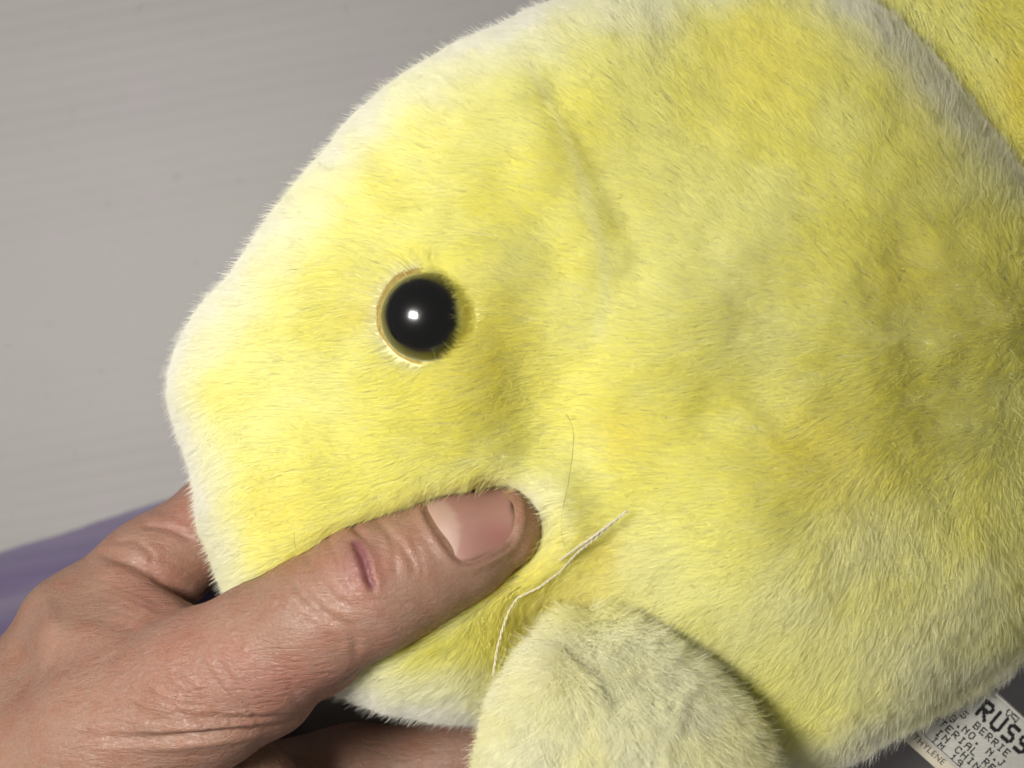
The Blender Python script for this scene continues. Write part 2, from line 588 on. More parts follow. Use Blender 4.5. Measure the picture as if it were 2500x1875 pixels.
def build_hand():
    lo = (P(-560, 0, 3)[0], P(0, 2620, 2)[1], 0.0)
    hi = (P(1460, 0, 1.5)[0], P(0, 1080, 2.0)[1], 8.2)
    v, q = surface_nets(hand_sdf, lo, hi, 0.085)
    co, fa = split_quads(v, q)
    def normals(c):
        fn = np.cross(c[fa[:, 2]] - c[fa[:, 0]], c[fa[:, 3]] - c[fa[:, 1]])
        vn = np.stack([np.bincount(fa.ravel(), np.repeat(fn[:, k], 4), len(c)) for k in range(3)], 1)
        return vn / (np.linalg.norm(vn, axis=1)[:, None] + 1e-12)
    nv = len(co)
    for _ in range(2):
        nrm = normals(co)
        co = co - nrm * (hand_sdf(co) * 0.9)[:, None]
    nrm = normals(co)
    px, py = PX(co)
    q2 = np.stack([px, py], 1)
    disp = np.zeros(nv)
    up = sstep(-0.35, 0.1, nrm[:, 2])
    wob = (fbm(co * 3.0, 5) - 0.5) * 14
    def groove(line, w, depth, ridge=0.35, zmin=0, zmax=99):
        d, t = poly_dist(q2 + np.stack([wob, wob], 1) * 0.35, np.array(line, float))
        end = sstep(0, 0.15, t) * sstep(1, 0.85, t)
        depth = depth * 0.5
        g = -depth * np.exp(-(d / w) ** 2) + depth * ridge * np.exp(-((d - 2.3 * w) / (1.4 * w)) ** 2)
        m = (co[:, 2] > zmin) & (co[:, 2] < zmax)
        disp[:] += g * end * up * m
        return np.exp(-(d / (w * 1.3)) ** 2) * end * up * m
    zt = 5.2
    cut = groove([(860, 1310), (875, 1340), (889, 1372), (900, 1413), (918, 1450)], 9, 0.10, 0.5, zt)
    groove([(843, 1268), (873, 1296), (905, 1332)], 9, 0.07, 0.35, zt)
    groove([(906, 1255), (973, 1323), (1006, 1367), (1016, 1412)], 9, 0.045, 0.3, zt)
    groove([(945, 1290), (965, 1348), (966, 1410)], 8, 0.035, 0.3, zt)
    groove([(1000, 1295), (1027, 1367), (1036, 1412)], 8, 0.03, 0.3, zt)
    groove([(795, 1305), (818, 1345), (842, 1400)], 9, 0.05, 0.35, zt)
    groove([(815, 1380), (840, 1410), (862, 1450)], 8, 0.03, 0.35, zt)
    groove([(745, 1345), (767, 1386), (786, 1426), (816, 1464), (875, 1490)], 10, 0.06, 0.4, zt)
    groove([(700, 1395), (745, 1456), (802, 1505), (851, 1529), (868, 1562), (871, 1622)], 10, 0.06, 0.4, zt)
    groove([(660, 1425), (700, 1480), (760, 1530)], 9, 0.04, 0.4, zt)
    groove([(700, 1660), (735, 1735)], 11, 0.025, 0.35, 4.5)
    groove([(880, 1470), (960, 1465), (1010, 1480)], 7, 0.015, 0.3, zt)
    # index folds and the hollow by the web
    groove([(225, 1345), (300, 1368), (370, 1400), (427, 1441), (490, 1490)], 12, 0.10, 0.45, 0, 5.6)
    groove([(340, 1280), (415, 1290), (480, 1322)], 9, 0.07, 0.4, 0, 5.6)
    groove([(255, 1330), (330, 1318), (372, 1352), (368, 1385)], 7, 0.035, 0.3, 0, 5.6)
    groove([(110, 1478), (244, 1497), (350, 1535)], 34, 0.16, 0.2, 0, 6.2)
    for i, (y0, dy) in enumerate([(1405, 60), (1425, 62), (1448, 64), (1470, 60)]):
        groove([(215 + i * 8, y0), (300 + i * 10, y0 + dy * 0.55), (400 + i * 10, y0 + dy * 1.25)], 6, 0.022, 0.4, 0, 6.2)
    # long thumb-base creases sweeping round
    for i in range(12):
        s = i / 11
        groove([(130 + 35 * i, 1700 - 10 * i), (300 + 30 * i, 1735 + 2 * i), (430 + 26 * i, 1790 - 4 * i)], 8, 0.026 + 0.012 * (i % 3), 0.4, 4.4)
    for i in range(7):
        groove([(60 + 60 * i, 1780 + 4 * i), (260 + 56 * i, 1812 - 4 * i), (430 + 42 * i, 1806 - 6 * i), (560 + 27 * i, 1775 - 2 * i)], 9, 0.035, 0.4, 4.2)
    red = np.zeros(nv)
    red += 0.9 * np.exp(-(((px - 875) / 75) ** 2 + ((py - 1385) / 75) ** 2)) * (co[:, 2] > zt)
    red += 0.5 * np.exp(-(((px - 400) / 130) ** 2 + ((py - 1420) / 90) ** 2))
    red += 0.35 * np.exp(-(((px - 560) / 230) ** 2 + ((py - 1640) / 120) ** 2))
    red += 0.45 * np.exp(-(((px - 760) / 160) ** 2 + ((py - 1690) / 90) ** 2))
    red += 0.5 * np.exp(-(((px - 430) / 70) ** 2 + ((py - 1260) / 70) ** 2))
    red += 0.35 * (fbm(co * 1.3, 31) - 0.4)
    red = np.clip(red, 0, 1)
    # nail bed: skin stands a little proud of the plate round its border
    nail_c, _ = poly_dist(q2, np.array(NAIL_BORDER, float))
    inn = inside(q2, np.array(NAIL_BORDER, float)) & (co[:, 2] > zt) & (nrm[:, 2] > -0.1)
    sd = np.where(inn, nail_c, -nail_c)
    tipz = (co[:, 2] > zt) * up
    disp += 0.040 * np.exp(-((sd + 13) / 12) ** 2) * tipz
    disp -= 0.045 * sstep(-4, 24, sd) * tipz
    disp += 0.02 * (fbm(co * 2.2, 3) - 0.5)
    co2 = co + nrm * disp[:, None]
    base = np.array([0.284, 0.167, 0.123])
    pink = np.array([0.301, 0.138, 0.109])
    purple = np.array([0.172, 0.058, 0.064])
    tan = np.array([0.258, 0.152, 0.107])
    c = base + (pink - base) * red[:, None]
    tn = sstep(0.45, 0.7, fbm(co * 0.8, 41))[:, None] * 0.6
    c = c + (tan - c) * tn
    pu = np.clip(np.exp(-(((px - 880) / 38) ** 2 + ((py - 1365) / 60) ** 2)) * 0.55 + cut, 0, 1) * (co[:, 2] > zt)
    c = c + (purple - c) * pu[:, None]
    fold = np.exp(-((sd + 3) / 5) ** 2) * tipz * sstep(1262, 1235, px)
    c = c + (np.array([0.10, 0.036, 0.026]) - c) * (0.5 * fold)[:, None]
    dry = np.exp(-((sd + 12) / 6) ** 2) * tipz * 0.35
    c = c + (np.array([0.26, 0.16, 0.12]) - c) * dry[:, None]
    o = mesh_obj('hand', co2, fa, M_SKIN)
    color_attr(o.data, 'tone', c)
    wr = 0.42 + 0.58 * np.exp(-(((px - 430) / 330) ** 2 + ((py - 1690) / 180) ** 2))
    wr = wr * (1 - 0.6 * np.exp(-(((px - 1100) / 180) ** 2 + ((py - 1340) / 130) ** 2)))
    wr = np.maximum(wr, 0.8 * np.exp(-(((px - 330) / 130) ** 2 + ((py - 1430) / 60) ** 2)))
    w = o.data.attributes.new('wrinkle', 'FLOAT', 'POINT')
    w.data.foreach_set('value', wr.astype(np.float32))
    return o

NAIL_BORDER = [(1037, 1228), (1034, 1246), (1046, 1274), (1068, 1308), (1090, 1340), (1108, 1362), (1128, 1374), (1150, 1374), (1180, 1362),
               (1212, 1347), (1240, 1328), (1256, 1300), (1263, 1268), (1260, 1238), (1248, 1208), (1236, 1186), (1222, 1174), (1190, 1176),
               (1150, 1183), (1100, 1197), (1062, 1210), (1037, 1228)]
hand = build_hand()
tag(hand, 'bare hand pinching the yellow plush muzzle between thumb and fingers', 'hand')

def build_nail():
    bor = resample(NAIL_BORDER[:-1], 96, True, 2)
    c = np.array([1150.0, 1275.0])
    rings = np.array([0.0, 0.12, 0.25, 0.4, 0.55, 0.7, 0.8, 0.88, 0.94, 0.98, 1.0])
    m = hand.data
    bvh = BVHTree.FromObject(hand, bpy.context.evaluated_depsgraph_get())
    vs, tone = [], []
    o = Vector((0, 0, ZC))
    def hit(p):
        for _ in range(12):
            r = hit1(p)
            if r[0] is not None and r[0].z > 5:
                return r
            p = p + (c - p) * 0.05
        return r
    def hit1(p):
        d = (Vector(P(p[0], p[1], 3.0)) - o).normalized()
        r = bvh.ray_cast(o, d)
        return r[0], r[1]
    for r in rings:
        for b in bor:
            p = c + (b - c) * r * 0.985
            loc, nr = hit(p)
            if loc is None or loc.z < 5:
                loc, nr = vs_last
            vs_last = (loc, nr)
            vs.append(np.array(loc) + np.array(nr) * (0.055 * (1 - r ** 6) - 0.012))
            # colours
            lun, _ = 0, 0
            ex = (p[0] - (1152 - 0.18 * (p[1] - 1300))) / 1.0
            d_lun = math.hypot((p[0] - 1060) / 62, (p[1] - 1308) / 88)
            k = float(sstep(1.06, 0.94, np.array(d_lun)))
            col = np.array([0.292, 0.157, 0.133])
            col = col + (np.array([0.344, 0.225, 0.185]) - col) * k
            ed = np.min(np.hypot(bor[:, 0] - p[0], bor[:, 1] - p[1]))
            free = float(sstep(1225, 1250, np.array(p[0] + 0.10 * (p[1] - 1270)))) * float(sstep(16, 4, np.array(ed)))
            col = col + (np.array([0.27, 0.17, 0.11]) - col) * free * 0.8
            dirt = math.exp(-(((p[0] - 1252) / 7) ** 2 + ((p[1] - 1228) / 22) ** 2))
            col = col * (1 - 0.85 * dirt)
            bl = math.exp(-(((p[0] - 1215) / 40) ** 2 + ((p[1] - 1310) / 35) ** 2))
            col = col + (np.array([0.32, 0.122, 0.115]) - col) * bl * 0.6
            tone.append(col)
    n = len(bor)
    vs = np.array(vs)
    # a clean curved plate: cubic surface through the skin under it
    V = vs.reshape(len(rings), n, 3)
    cc_ = V[0].mean(0)
    X = (vs - cc_)
    def basis(q):
        x, y = q[:, 0], q[:, 1]
        return np.stack([np.ones_like(x), x, y, x * x, x * y, y * y, x ** 3, x * x * y, x * y * y, y ** 3], 1)
    sel = np.repeat(rings < 0.9, n)
    co_, *_ = np.linalg.lstsq(basis(X[sel]), X[sel][:, 2], rcond=None)
    zf = basis(X) @ co_ + cc_[2]
    lift_ = np.repeat(0.012 * (1 - rings ** 6), n)
    w_ = np.repeat(sstep(0.99, 0.90, rings), n)
    vs[:, 2] = w_ * (zf + lift_) + (1 - w_) * np.minimum(vs[:, 2], zf)
    V = vs.reshape(len(rings), n, 3)
    V[0] = V[1].mean(0)
    f = []
    for i in range(len(rings) - 1):
        for k in range(n):
            k2 = (k + 1) % n
            f.append((i * n + k, (i + 1) * n + k, (i + 1) * n + k2, i * n + k2))
    nail = mesh_obj('thumbnail', V.reshape(-1, 3), f, M_NAIL, hand)
    color_attr(nail.data, 'tone', np.array(tone))
    bm = bmesh.new(); bm.from_mesh(nail.data)
    bmesh.ops.recalc_face_normals(bm, faces=bm.faces)
    if sum(fc.normal.z for fc in bm.faces) < 0:
        bmesh.ops.reverse_faces(bm, faces=bm.faces)
    bm.to_mesh(nail.data); bm.free()
    nail['label'] = 'short pink thumbnail with pale half moon'
build_nail()

# ------------------------------------------------------------------ plush shells
def inset(poly, d):
    t = np.roll(poly, -1, 0) - np.roll(poly, 1, 0)
    t /= np.linalg.norm(t, axis=1)[:, None] + 1e-9
    n = np.stack([-t[:, 1], t[:, 0]], 1)
    area = 0.5 * np.sum(poly[:, 0] * np.roll(poly[:, 1], -1) - poly[:, 1] * np.roll(poly[:, 0], -1))
    return poly + n * d * (1 if area > 0 else -1)

class Shell:
    """closed stuffed form: seam outline in the plane z0, inflated upwards and downwards"""
    def __init__(self, outline_px, z0, gain, ins, center_px, bumps=None, clamp=None, tilt=None, down=0.8, nth=420, nr=120, zref=None, cap=None):
        pl = resample(outline_px, 400, True, 3)
        poly = np.array([P(a, b, zref(a, b) if callable(zref) else (zref or z0))[:2] for a, b in pl])
        poly = inset(poly, ins)
        self.poly, self.z0 = poly, z0
        h = 0.12
        lo, hi = poly.min(0) - 4 * h, poly.max(0) + 4 * h
        nx, ny = ((hi - lo) / h).astype(int) + 1
        X, Y = np.meshgrid(lo[0] + np.arange(nx) * h, lo[1] + np.arange(ny) * h, indexing='ij')
        msk = inside(np.stack([X.ravel(), Y.ravel()], 1), poly).reshape(nx, ny)
        u = np.zeros((nx, ny))
        w = 1.9
        par = (np.add.outer(np.arange(nx), np.arange(ny)) % 2).astype(bool)
        for it in range(420):
            for pty in (par, ~par):
                nb = np.zeros_like(u)
                nb[1:-1, 1:-1] = 0.25 * (u[2:, 1:-1] + u[:-2, 1:-1] + u[1:-1, 2:] + u[1:-1, :-2] + h * h)
                m = msk & pty
                u[m] += w * (nb[m] - u[m])
        u = np.clip(u, 0, None)
        self.lo, self.h, self.u = lo, h, u
        c = P(*center_px, z0)[:2]
        th = np.linspace(0, 2 * np.pi, nth, endpoint=False)
        rad = np.zeros(nth)
        A, B = poly, np.roll(poly, -1, 0)
        for i, t in enumerate(th):
            d = np.array([math.cos(t), math.sin(t)])
            e = B - A
            den = d[0] * e[:, 1] - d[1] * e[:, 0]
            den = np.where(np.abs(den) < 1e-12, 1e-12, den)
            ac = A - c
            rr = (ac[:, 0] * e[:, 1] - ac[:, 1] * e[:, 0]) / den
            ss = (ac[:, 0] * d[1] - ac[:, 1] * d[0]) / den
            ok = (rr > 0) & (ss >= 0) & (ss <= 1)
            rad[i] = rr[ok].max() if ok.any() else 1
        s = np.linspace(0, 1, nr + 1)[1:]
        s = 1 - (1 - s) ** 2.0
        xy = c + (rad[:, None] * s)[..., None] * np.stack([np.cos(th), np.sin(th)], 1)[:, None]
        xy = np.concatenate([xy.reshape(-1, 2), c[None]])
        # analytic rim: use exact radius fraction near the border so the edge is clean
        hgt = gain * np.sqrt(np.maximum(self.sample(u, xy), 0))
        frac = np.r_[np.tile(s, nth), 0.0]
        rim = np.sqrt(np.clip(1 - frac ** 2, 0, 1))
        hgt = np.where(frac > 0.9, np.minimum(hgt, hgt * 0 + 99) * 1.0, hgt)
        hgt = hgt * np.clip(rim / 0.25, 0, 1) ** 0.6
        if cap:
            hgt = cap * np.tanh(hgt / cap)
        top = z0 + hgt
        fade = np.clip(rim / 0.35, 0, 1)
        if bumps is not None:
            top = top + bumps(xy, top) * fade
        if clamp is not None:
            top = clamp(xy, top)
        bot = z0 - hgt * down
        if tilt is not None:
            tz = tilt(xy)
            top, bot = top + tz, bot + tz
        bot = np.maximum(bot, 0.04)
        top = np.maximum(top, bot + 0.02)
        k = len(xy)
        self.nth, self.nr, self.k = nth, nr, k
        v = np.vstack([np.c_[xy, top], np.c_[xy, bot]])
        f = []
        idx = lambda i, j: (i % nth) * nr + j
        ii = np.arange(nth)
        for j in range(nr - 1):
            a, b2, c2, d2 = idx(ii, j), idx(ii, j + 1), idx(ii + 1, j + 1), idx(ii + 1, j)
            f.append(np.stack([a, b2, c2, d2], 1))
            f.append(np.stack([a, d2, c2, b2], 1) + k)
        quads = np.vstack(f)
        a, d2 = idx(ii, nr - 1), idx(ii + 1, nr - 1)
        quads = np.vstack([quads, np.stack([a, a + k, d2 + k, d2], 1)])
        tr = np.stack([np.full(nth, k - 1), idx(ii, 0), idx(ii + 1, 0)], 1)
        self.verts = v
        self.faces = [quads, tr, tr[:, ::-1] + k]
        self.tris = np.vstack([quads[:, [0, 1, 2]], quads[:, [0, 2, 3]], tr, tr[:, ::-1] + k])
        fn = np.cross(v[self.tris[:, 1]] - v[self.tris[:, 0]], v[self.tris[:, 2]] - v[self.tris[:, 0]])
        self.area = np.linalg.norm(fn, axis=1) * 0.5
        vn = np.zeros_like(v)
        for i in range(3):
            np.add.at(vn, self.tris[:, i], fn)
        self.vn = vn / (np.linalg.norm(vn, axis=1)[:, None] + 1e-12)

    def sample(self, g, xy):
        q = (xy - self.lo) / self.h
        i = np.clip(q.astype(int), 0, np.array(g.shape) - 2)
        t = q - i
        return ((1 - t[:, 0]) * (1 - t[:, 1]) * g[i[:, 0], i[:, 1]] + t[:, 0] * (1 - t[:, 1]) * g[i[:, 0] + 1, i[:, 1]]
                + (1 - t[:, 0]) * t[:, 1] * g[i[:, 0], i[:, 1] + 1] + t[:, 0] * t[:, 1] * g[i[:, 0] + 1, i[:, 1] + 1])

    def obj(self, name, parent, dye):
        o = mesh_obj(name, self.verts, self.faces, M_BACKING, parent)
        dc = dye(self.verts, self.vn)
        color_attr(o.data, 'dye', dc + (np.array([0.46, 0.46, 0.40]) - dc) * 0.55)
        return o

def gauss(xy, px, py, z, sx, sy=None):
    c = P(px, py, z)[:2]
    k = S * (ZC - z) / (ZC - ZF)
    sy = sy or sx
    return np.exp(-(((xy[:, 0] - c[0]) / (sx * k)) ** 2 + ((xy[:, 1] - c[1]) / (sy * k)) ** 2))

def line_gauss(xy, pts, z, s):
    l = np.array([P(a, b, z)[:2] for a, b in pts])
    d, t = poly_dist(xy, l)
    return np.exp(-(d / (s * S)) ** 2) * sstep(0, 0.12, t) * sstep(1, 0.85, t)

BODY_OUT = [(1440, -25), (1350, 12), (1243, 56), (1130, 107), (1017, 170), (938, 226), (848, 305), (791, 373), (735, 441), (678, 509), (622, 588),
            (565, 667), (509, 723), (463, 780), (435, 836), (412, 893), (405, 949), (412, 995), (427, 1040), (455, 1098), (470, 1140), (474, 1190),
            (486, 1288), (509, 1345), (540, 1424), (575, 1480), (650, 1580), (740, 1660), (840, 1700), (905, 1722), (960, 1736), (1017, 1748), (1085, 1752),
            (1150, 1760), (1300, 1800), (1500, 1860), (1700, 1945), (1900, 1945), (2050, 1905), (2160, 1852), (2260, 1802), (2380, 1750), (2500, 1697),
            (2650, 1550), (2700, 1350), (2730, 1100), (2720, 850), (2700, 610), (2590, 400), (2475, 240), (2355, 95), (2250, -20), (2130, -75), (1900, -110), (1700, -80), (1560, -50)]

NECK = [(1320, 60), (1330, 180), (1380, 300), (1460, 430), (1530, 560), (1562, 660), (1575, 760)]

def body_bumps(xy, top):
    d = np.zeros(len(xy))
    d -= 0.06 * line_gauss(xy, NECK, 6.6, 45)
    d += 0.05 * line_gauss(xy, [(1270, 200), (1330, 340), (1410, 480), (1460, 620), (1480, 700)], 6.4, 60)
    d -= 0.20 * gauss(xy, 1035, 775, 6.2, 125)
    d += 0.35 * gauss(xy, 1160, 780, 6.2, 140, 220)
    d -= 2.6 * gauss(xy, 1560, 1700, 5.5, 280, 230)
    px, py = PX(np.c_[xy, np.full(len(xy), 6.5)])
    d -= 1.15 * sstep(2050, 2750, px) + 1.0 * sstep(1380, 1950, py) * sstep(1550, 2000, px)   # falls away to the back and belly
    d -= 1.1 * gauss(xy, 1330, 1480, 5.2, 190, 150)          # hollow between thumb and flipper
    d -= 0.10 * line_gauss(xy, [(1230, 1160), (1420, 1090), (1600, 1040), (1800, 1060)], 6.4, 80)
    d -= 0.9 * sstep(800, -150, py) * sstep(1300, 1800, px)      # and towards the top seam
    d -= 0.45 * gauss(xy, 1330, 1000, 6.0, 150, 170)
    d += 0.75 * gauss(xy, 1840, 1330, 7.0, 270, 240)
    d += 0.35 * gauss(xy, 1760, 760, 7.4, 260, 260)
    d -= 0.08 * line_gauss(xy, [(1800, 620), (1850, 850), (1830, 1050)], 7.4, 90)
    d += 0.15 * gauss(xy, 2080, 1000, 7.2, 160, 260)
    d -= 0.12 * gauss(xy, 2230, 760, 7.0, 150, 300)
    d += 0.30 * gauss(xy, 1340, 1240, 5.6, 90)
    q = np.c_[xy, np.zeros(len(xy))]
    d += 0.13 * (fbm(q * 0.55, 11) - 0.5) * 2 + 0.05 * (fbm(q * 1.6, 12) - 0.5) * 2
    return d

def thumb_clamp(xy, top):
    """the thumb presses the fabric down"""
    lim = np.full(len(xy), 99.0)
    cl = THUMB[:6]
    for (a, ra), (b, rb) in zip(cl[:-1], cl[1:]):
        ba = (b - a)[:2]
        h = np.clip(((xy - a[:2]) @ ba) / (ba @ ba), 0, 1)
        d = np.linalg.norm(xy - a[:2] - h[:, None] * ba, axis=1)
        r = ra + (rb - ra) * h + 0.12
        z = a[2] + (b[2] - a[2]) * h
        m = z - np.sqrt(np.maximum(r * r - d * d, 0)) + 0.02
        m = np.where(d < r, m, z + (d - r) * 2.8)
        lim = np.minimum(lim, m)
    k = 0.32
    hh = np.maximum(k - np.abs(top - lim), 0) / k
    return np.minimum(top, lim) - hh * hh * k * 0.25

class PixGrid:
    """signed distance to a closed outline, tabulated"""
    def __init__(self, poly):
        self.lo, self.h = poly.min(0) - 400, 16.0
        nx, ny = ((poly.max(0) + 400 - self.lo) / self.h).astype(int) + 1
        X, Y = np.meshgrid(self.lo[0] + np.arange(nx) * self.h, self.lo[1] + np.arange(ny) * self.h, indexing='ij')
        q = np.stack([X.ravel(), Y.ravel()], 1)
        d = poly_dist(q, np.vstack([poly, poly[:1]]))[0] * np.where(inside(q, poly), 1, -1)
        self.g = d.reshape(nx, ny)
    def __call__(self, px, py):
        q = (np.stack([px, py], 1) - self.lo) / self.h
        q = np.clip(q, 0, np.array(self.g.shape) - 1.001)
        i = q.astype(int)
        t = q - i
        g = self.g
        return ((1 - t[:, 0]) * (1 - t[:, 1]) * g[i[:, 0], i[:, 1]] + t[:, 0] * (1 - t[:, 1]) * g[i[:, 0] + 1, i[:, 1]]
                + (1 - t[:, 0]) * t[:, 1] * g[i[:, 0], i[:, 1] + 1] + t[:, 0] * t[:, 1] * g[i[:, 0] + 1, i[:, 1] + 1])

BODY_D = PixGrid(resample(BODY_OUT, 160, True, 1))
YEL = np.array([0.96, 0.93, 0.33])
GOLD = np.array([0.955, 0.86, 0.17])
PALE = np.array([0.96, 0.945, 0.50])
CREAM = np.array([0.96, 0.95, 0.74])
WHITE = np.array([0.96, 0.95, 0.88])

def mixc(a, b, t):
    return a + (b - a) * t[:, None]

def blob(px, py, cx, cy, sx, sy=None):
    return np.exp(-(((px - cx) / sx) ** 2 + ((py - cy) / (sy or sx)) ** 2))

def body_dye(p, n):
    px, py = PX(p)
    q = np.stack([px, py, p[:, 2] * 0], 1)
    w = fbm(q / 95.0, 21) - 0.5
    d = BODY_D(px, py)
    c = np.tile(YEL, (len(p), 1))
    pale = sstep(0.40, 0.75, fbm(q / 160.0, 22))
    c = mixc(c, PALE, np.clip(pale * 0.7 + 0.75 * blob(px, py, 1680, 1400, 230, 170) + 0.5 * blob(px, py, 1800, 620, 170, 220) + 0.4 * blob(px, py, 650, 950, 230, 260), 0, 0.9))
    # airbrushed centre, undyed margin along the seam
    edge = sstep(190, 70, d + w * 110)
    c = mixc(c, CREAM, edge * 0.95)
    white = sstep(80, 25, d + w * 120)
    c = mixc(c, WHITE, white)
    for (x, y, s, k) in [(1385, 140, 45, 0.5), (1345, 1225, 75, 0.95), (1620, 60, 90, 0.9), (1500, 30, 70, 0.8), (1830, 800, 120, 0.3), (2250, 1600, 130, 0.7), (2130, 1290, 120, 0.55),
                         (2360, 1480, 160, 0.6), (1960, 1420, 130, 0.35), (1560, 1380, 110, 0.45), (760, 470, 150, 0.5), (1050, 200, 140, 0.5), (620, 720, 110, 0.4), (520, 1340, 90, 0.7)]:
        c = mixc(c, CREAM, np.clip(k * blob(px, py, x, y, s) + 0, 0, 1))
    for (x, y, s, k) in [(1555, 1065, 70, 0.5), (2230, 690, 90, 0.35), (905, 770, 45, 0.45), (1880, 170, 120, 0.25), (1450, 1480, 120, 0.6), (1300, 1480, 110, 0.5), (1500, 1340, 60, 0.6), (2050, 1100, 150, 0.4), (720, 1240, 90, 0.35), (1180, 880, 170, 0.3)]:
        c = mixc(c, GOLD, np.clip(k * blob(px, py, x, y, s), 0, 1))
    sd_, _ = poly_dist(q[:, :2] + w[:, None] * 20, np.array([(1300, 90), (1322, 170), (1350, 235), (1400, 330), (1442, 420), (1482, 540), (1505, 640), (1512, 740), (1500, 830)], float))
    c = mixc(c, CREAM, 0.6 * np.exp(-(sd_ / 12) ** 2))
    rd, rt = poly_dist(q[:, :2], np.array([(2060, -30), (2190, 95), (2330, 235), (2520, 440)], float))
    c = mixc(c, WHITE, np.exp(-((rd + w * 60) / 85) ** 2))
    c = mixc(c, WHITE, sstep(0.1, -0.4, n[:, 2]))
    return c

toy = bpy.data.objects.new('plush_toy', None)
toy.location = (0, 0, 0)
COL.objects.link(toy)
tag(toy, 'yellow plush animal with black button eye held by the hand', 'plush toy')

def body_zref(px, py):
    k = float(sstep(1500, 2300, np.array(px)))
    k = k * (1 - 0.75 * float(sstep(1500, 1750, np.array(py))))
    return 3.8 + 1.0 * k
body = Shell(BODY_OUT, 3.6, 1.75, 0.28, (1600, 950), body_bumps, thumb_clamp, nth=520, nr=150, zref=body_zref, cap=4.1)
body_o = body.obj('body', toy, body_dye)
body_bvh = BVHTree.FromObject(body_o, bpy.context.evaluated_depsgraph_get())

FLIP_OUT = [(1190, 1880), (1184, 1820), (1205, 1740), (1228, 1672), (1252, 1635), (1300, 1570), (1365, 1498), (1435, 1462), (1515, 1485), (1605, 1545),
            (1695, 1610), (1780, 1690), (1845, 1775), (1880, 1875), (1860, 2050), (1700, 2200), (1500, 2260), (1320, 2200), (1210, 2040)]

def flip_dye(p, n):
    px, py = PX(p)
    q = np.stack([px, py, p[:, 2] * 0], 1)
    c = np.tile(np.array([0.97, 0.96, 0.79]), (len(p), 1))
    c = mixc(c, np.array([0.95, 0.92, 0.56]), sstep(0.45, 0.8, fbm(q / 120, 51)) * 0.6)
    c = mixc(c, WHITE, sstep(0.5, 0.8, fbm(q / 70, 52)) * 0.35)
    c = mixc(c, YEL, 0.5 * blob(px, py, 1440, 1490, 80, 40))
    return c

def flip_bumps(xy, top):
    q = np.c_[xy, np.zeros(len(xy))]
    d = 0.14 * (fbm(q * 0.8, 61) - 0.5) * 2 + 0.05 * (fbm(q * 2.2, 62) - 0.5) * 2
    d += 0.35 * line_gauss(xy, [(1190, 1860), (1260, 1700), (1380, 1560)], 6.8, 110)
    d -= 0.08 * line_gauss(xy, [(1330, 1900), (1420, 1740), (1500, 1620)], 6.8, 60)
    return d

flip = Shell(FLIP_OUT, 6.4, 1.25, 0.22, (1480, 1850), flip_bumps, None, tilt=lambda xy: -0.10 * (xy[:, 0] - P(1480, 0, 6)[0]), down=0.6, nth=300, nr=80, zref=6.3)
flip_o = flip.obj('flipper', toy, flip_dye)
flip_o['label'] = 'pale cream shaggy flipper'

TAIL_OUT = [(1900, -230), (2050, -10), (2200, 220), (2350, 400), (2500, 560), (2760, 660), (3000, 520), (3120, 200), (3000, -150), (2700, -380), (2350, -400)]

def tail_dye(p, n):
    px, py = PX(p)
    q = np.stack([px, py, p[:, 2] * 0], 1)
    c = np.tile(YEL * 0.95, (len(p), 1))
    c = mixc(c, PALE, sstep(0.35, 0.7, fbm(q / 120, 71)))
    c = mixc(c, GOLD, 0.5 * blob(px, py, 2490, 190, 90))
    return c

tail = Shell(TAIL_OUT, 3.0, 0.90, 0.0, (2560, 60), None, None, nth=200, nr=50)
tail_o = tail.obj('tail', toy, tail_dye)

# ------------------------------------------------------------------ eye
EYE_C = P(1035, 773, 6.0)
loc, nr_, _, _ = body_bvh.ray_cast(Vector((EYE_C[0], EYE_C[1], 20)), Vector((0, 0, -1)))
EYE_R = 0.69
EYE_POS = P(1037, 774, loc.z + 0.30)
def dome(r, nlat=28, nlon=64, lat0=-0.35):
    v, f = [], []
    for i in range(nlat):
        a = lat0 + (math.pi / 2 - lat0) * i / (nlat - 1)
        for k in range(nlon):
            t = 2 * math.pi * k / nlon
            v.append((r * math.cos(a) * math.cos(t), r * math.cos(a) * math.sin(t), r * 0.92 * math.sin(a)))
    for i in range(nlat - 1):
        for k in range(nlon):
            k2 = (k + 1) % nlon
            f.append((i * nlon + k, i * nlon + k2, (i + 1) * nlon + k2, (i + 1) * nlon + k))
    f.append(tuple(range(nlon))[::-1])
    return v, f
v, f = dome(EYE_R)
eye = mesh_obj('eye', v, f, M_EYE, toy)
EYE_TILT = Vector((-0.10, 0.03, 1.0)).normalized()
eye.location = EYE_POS
eye.rotation_euler = EYE_TILT.to_track_quat('Z', 'Y').to_euler()
eye['label'] = 'glossy black domed button eye'
# felt washer behind the dome
rv, rf = [], []
prof = [(0.58, -0.30), (0.67, -0.15), (0.72, -0.13), (0.75, -0.22), (0.90, -0.42), (0.88, -0.48)]
nl = 72
for k in range(nl):
    t = 2 * math.pi * k / nl
    wv_ = 1 + 0.012 * math.sin(5 * t + 1) + 0.008 * math.sin(11 * t)
    for (r, z) in prof:
        rv.append((r * wv_ * math.cos(t), r * wv_ * math.sin(t), z))
npf = len(prof)
for k in range(nl):
    k2 = (k + 1) % nl
    for j in range(npf):
        j2 = (j + 1) % npf
        rf.append((k * npf + j, k2 * npf + j, k2 * npf + j2, k * npf + j2))
mesh_obj('eye_ring', rv, rf, M_FELT, eye)

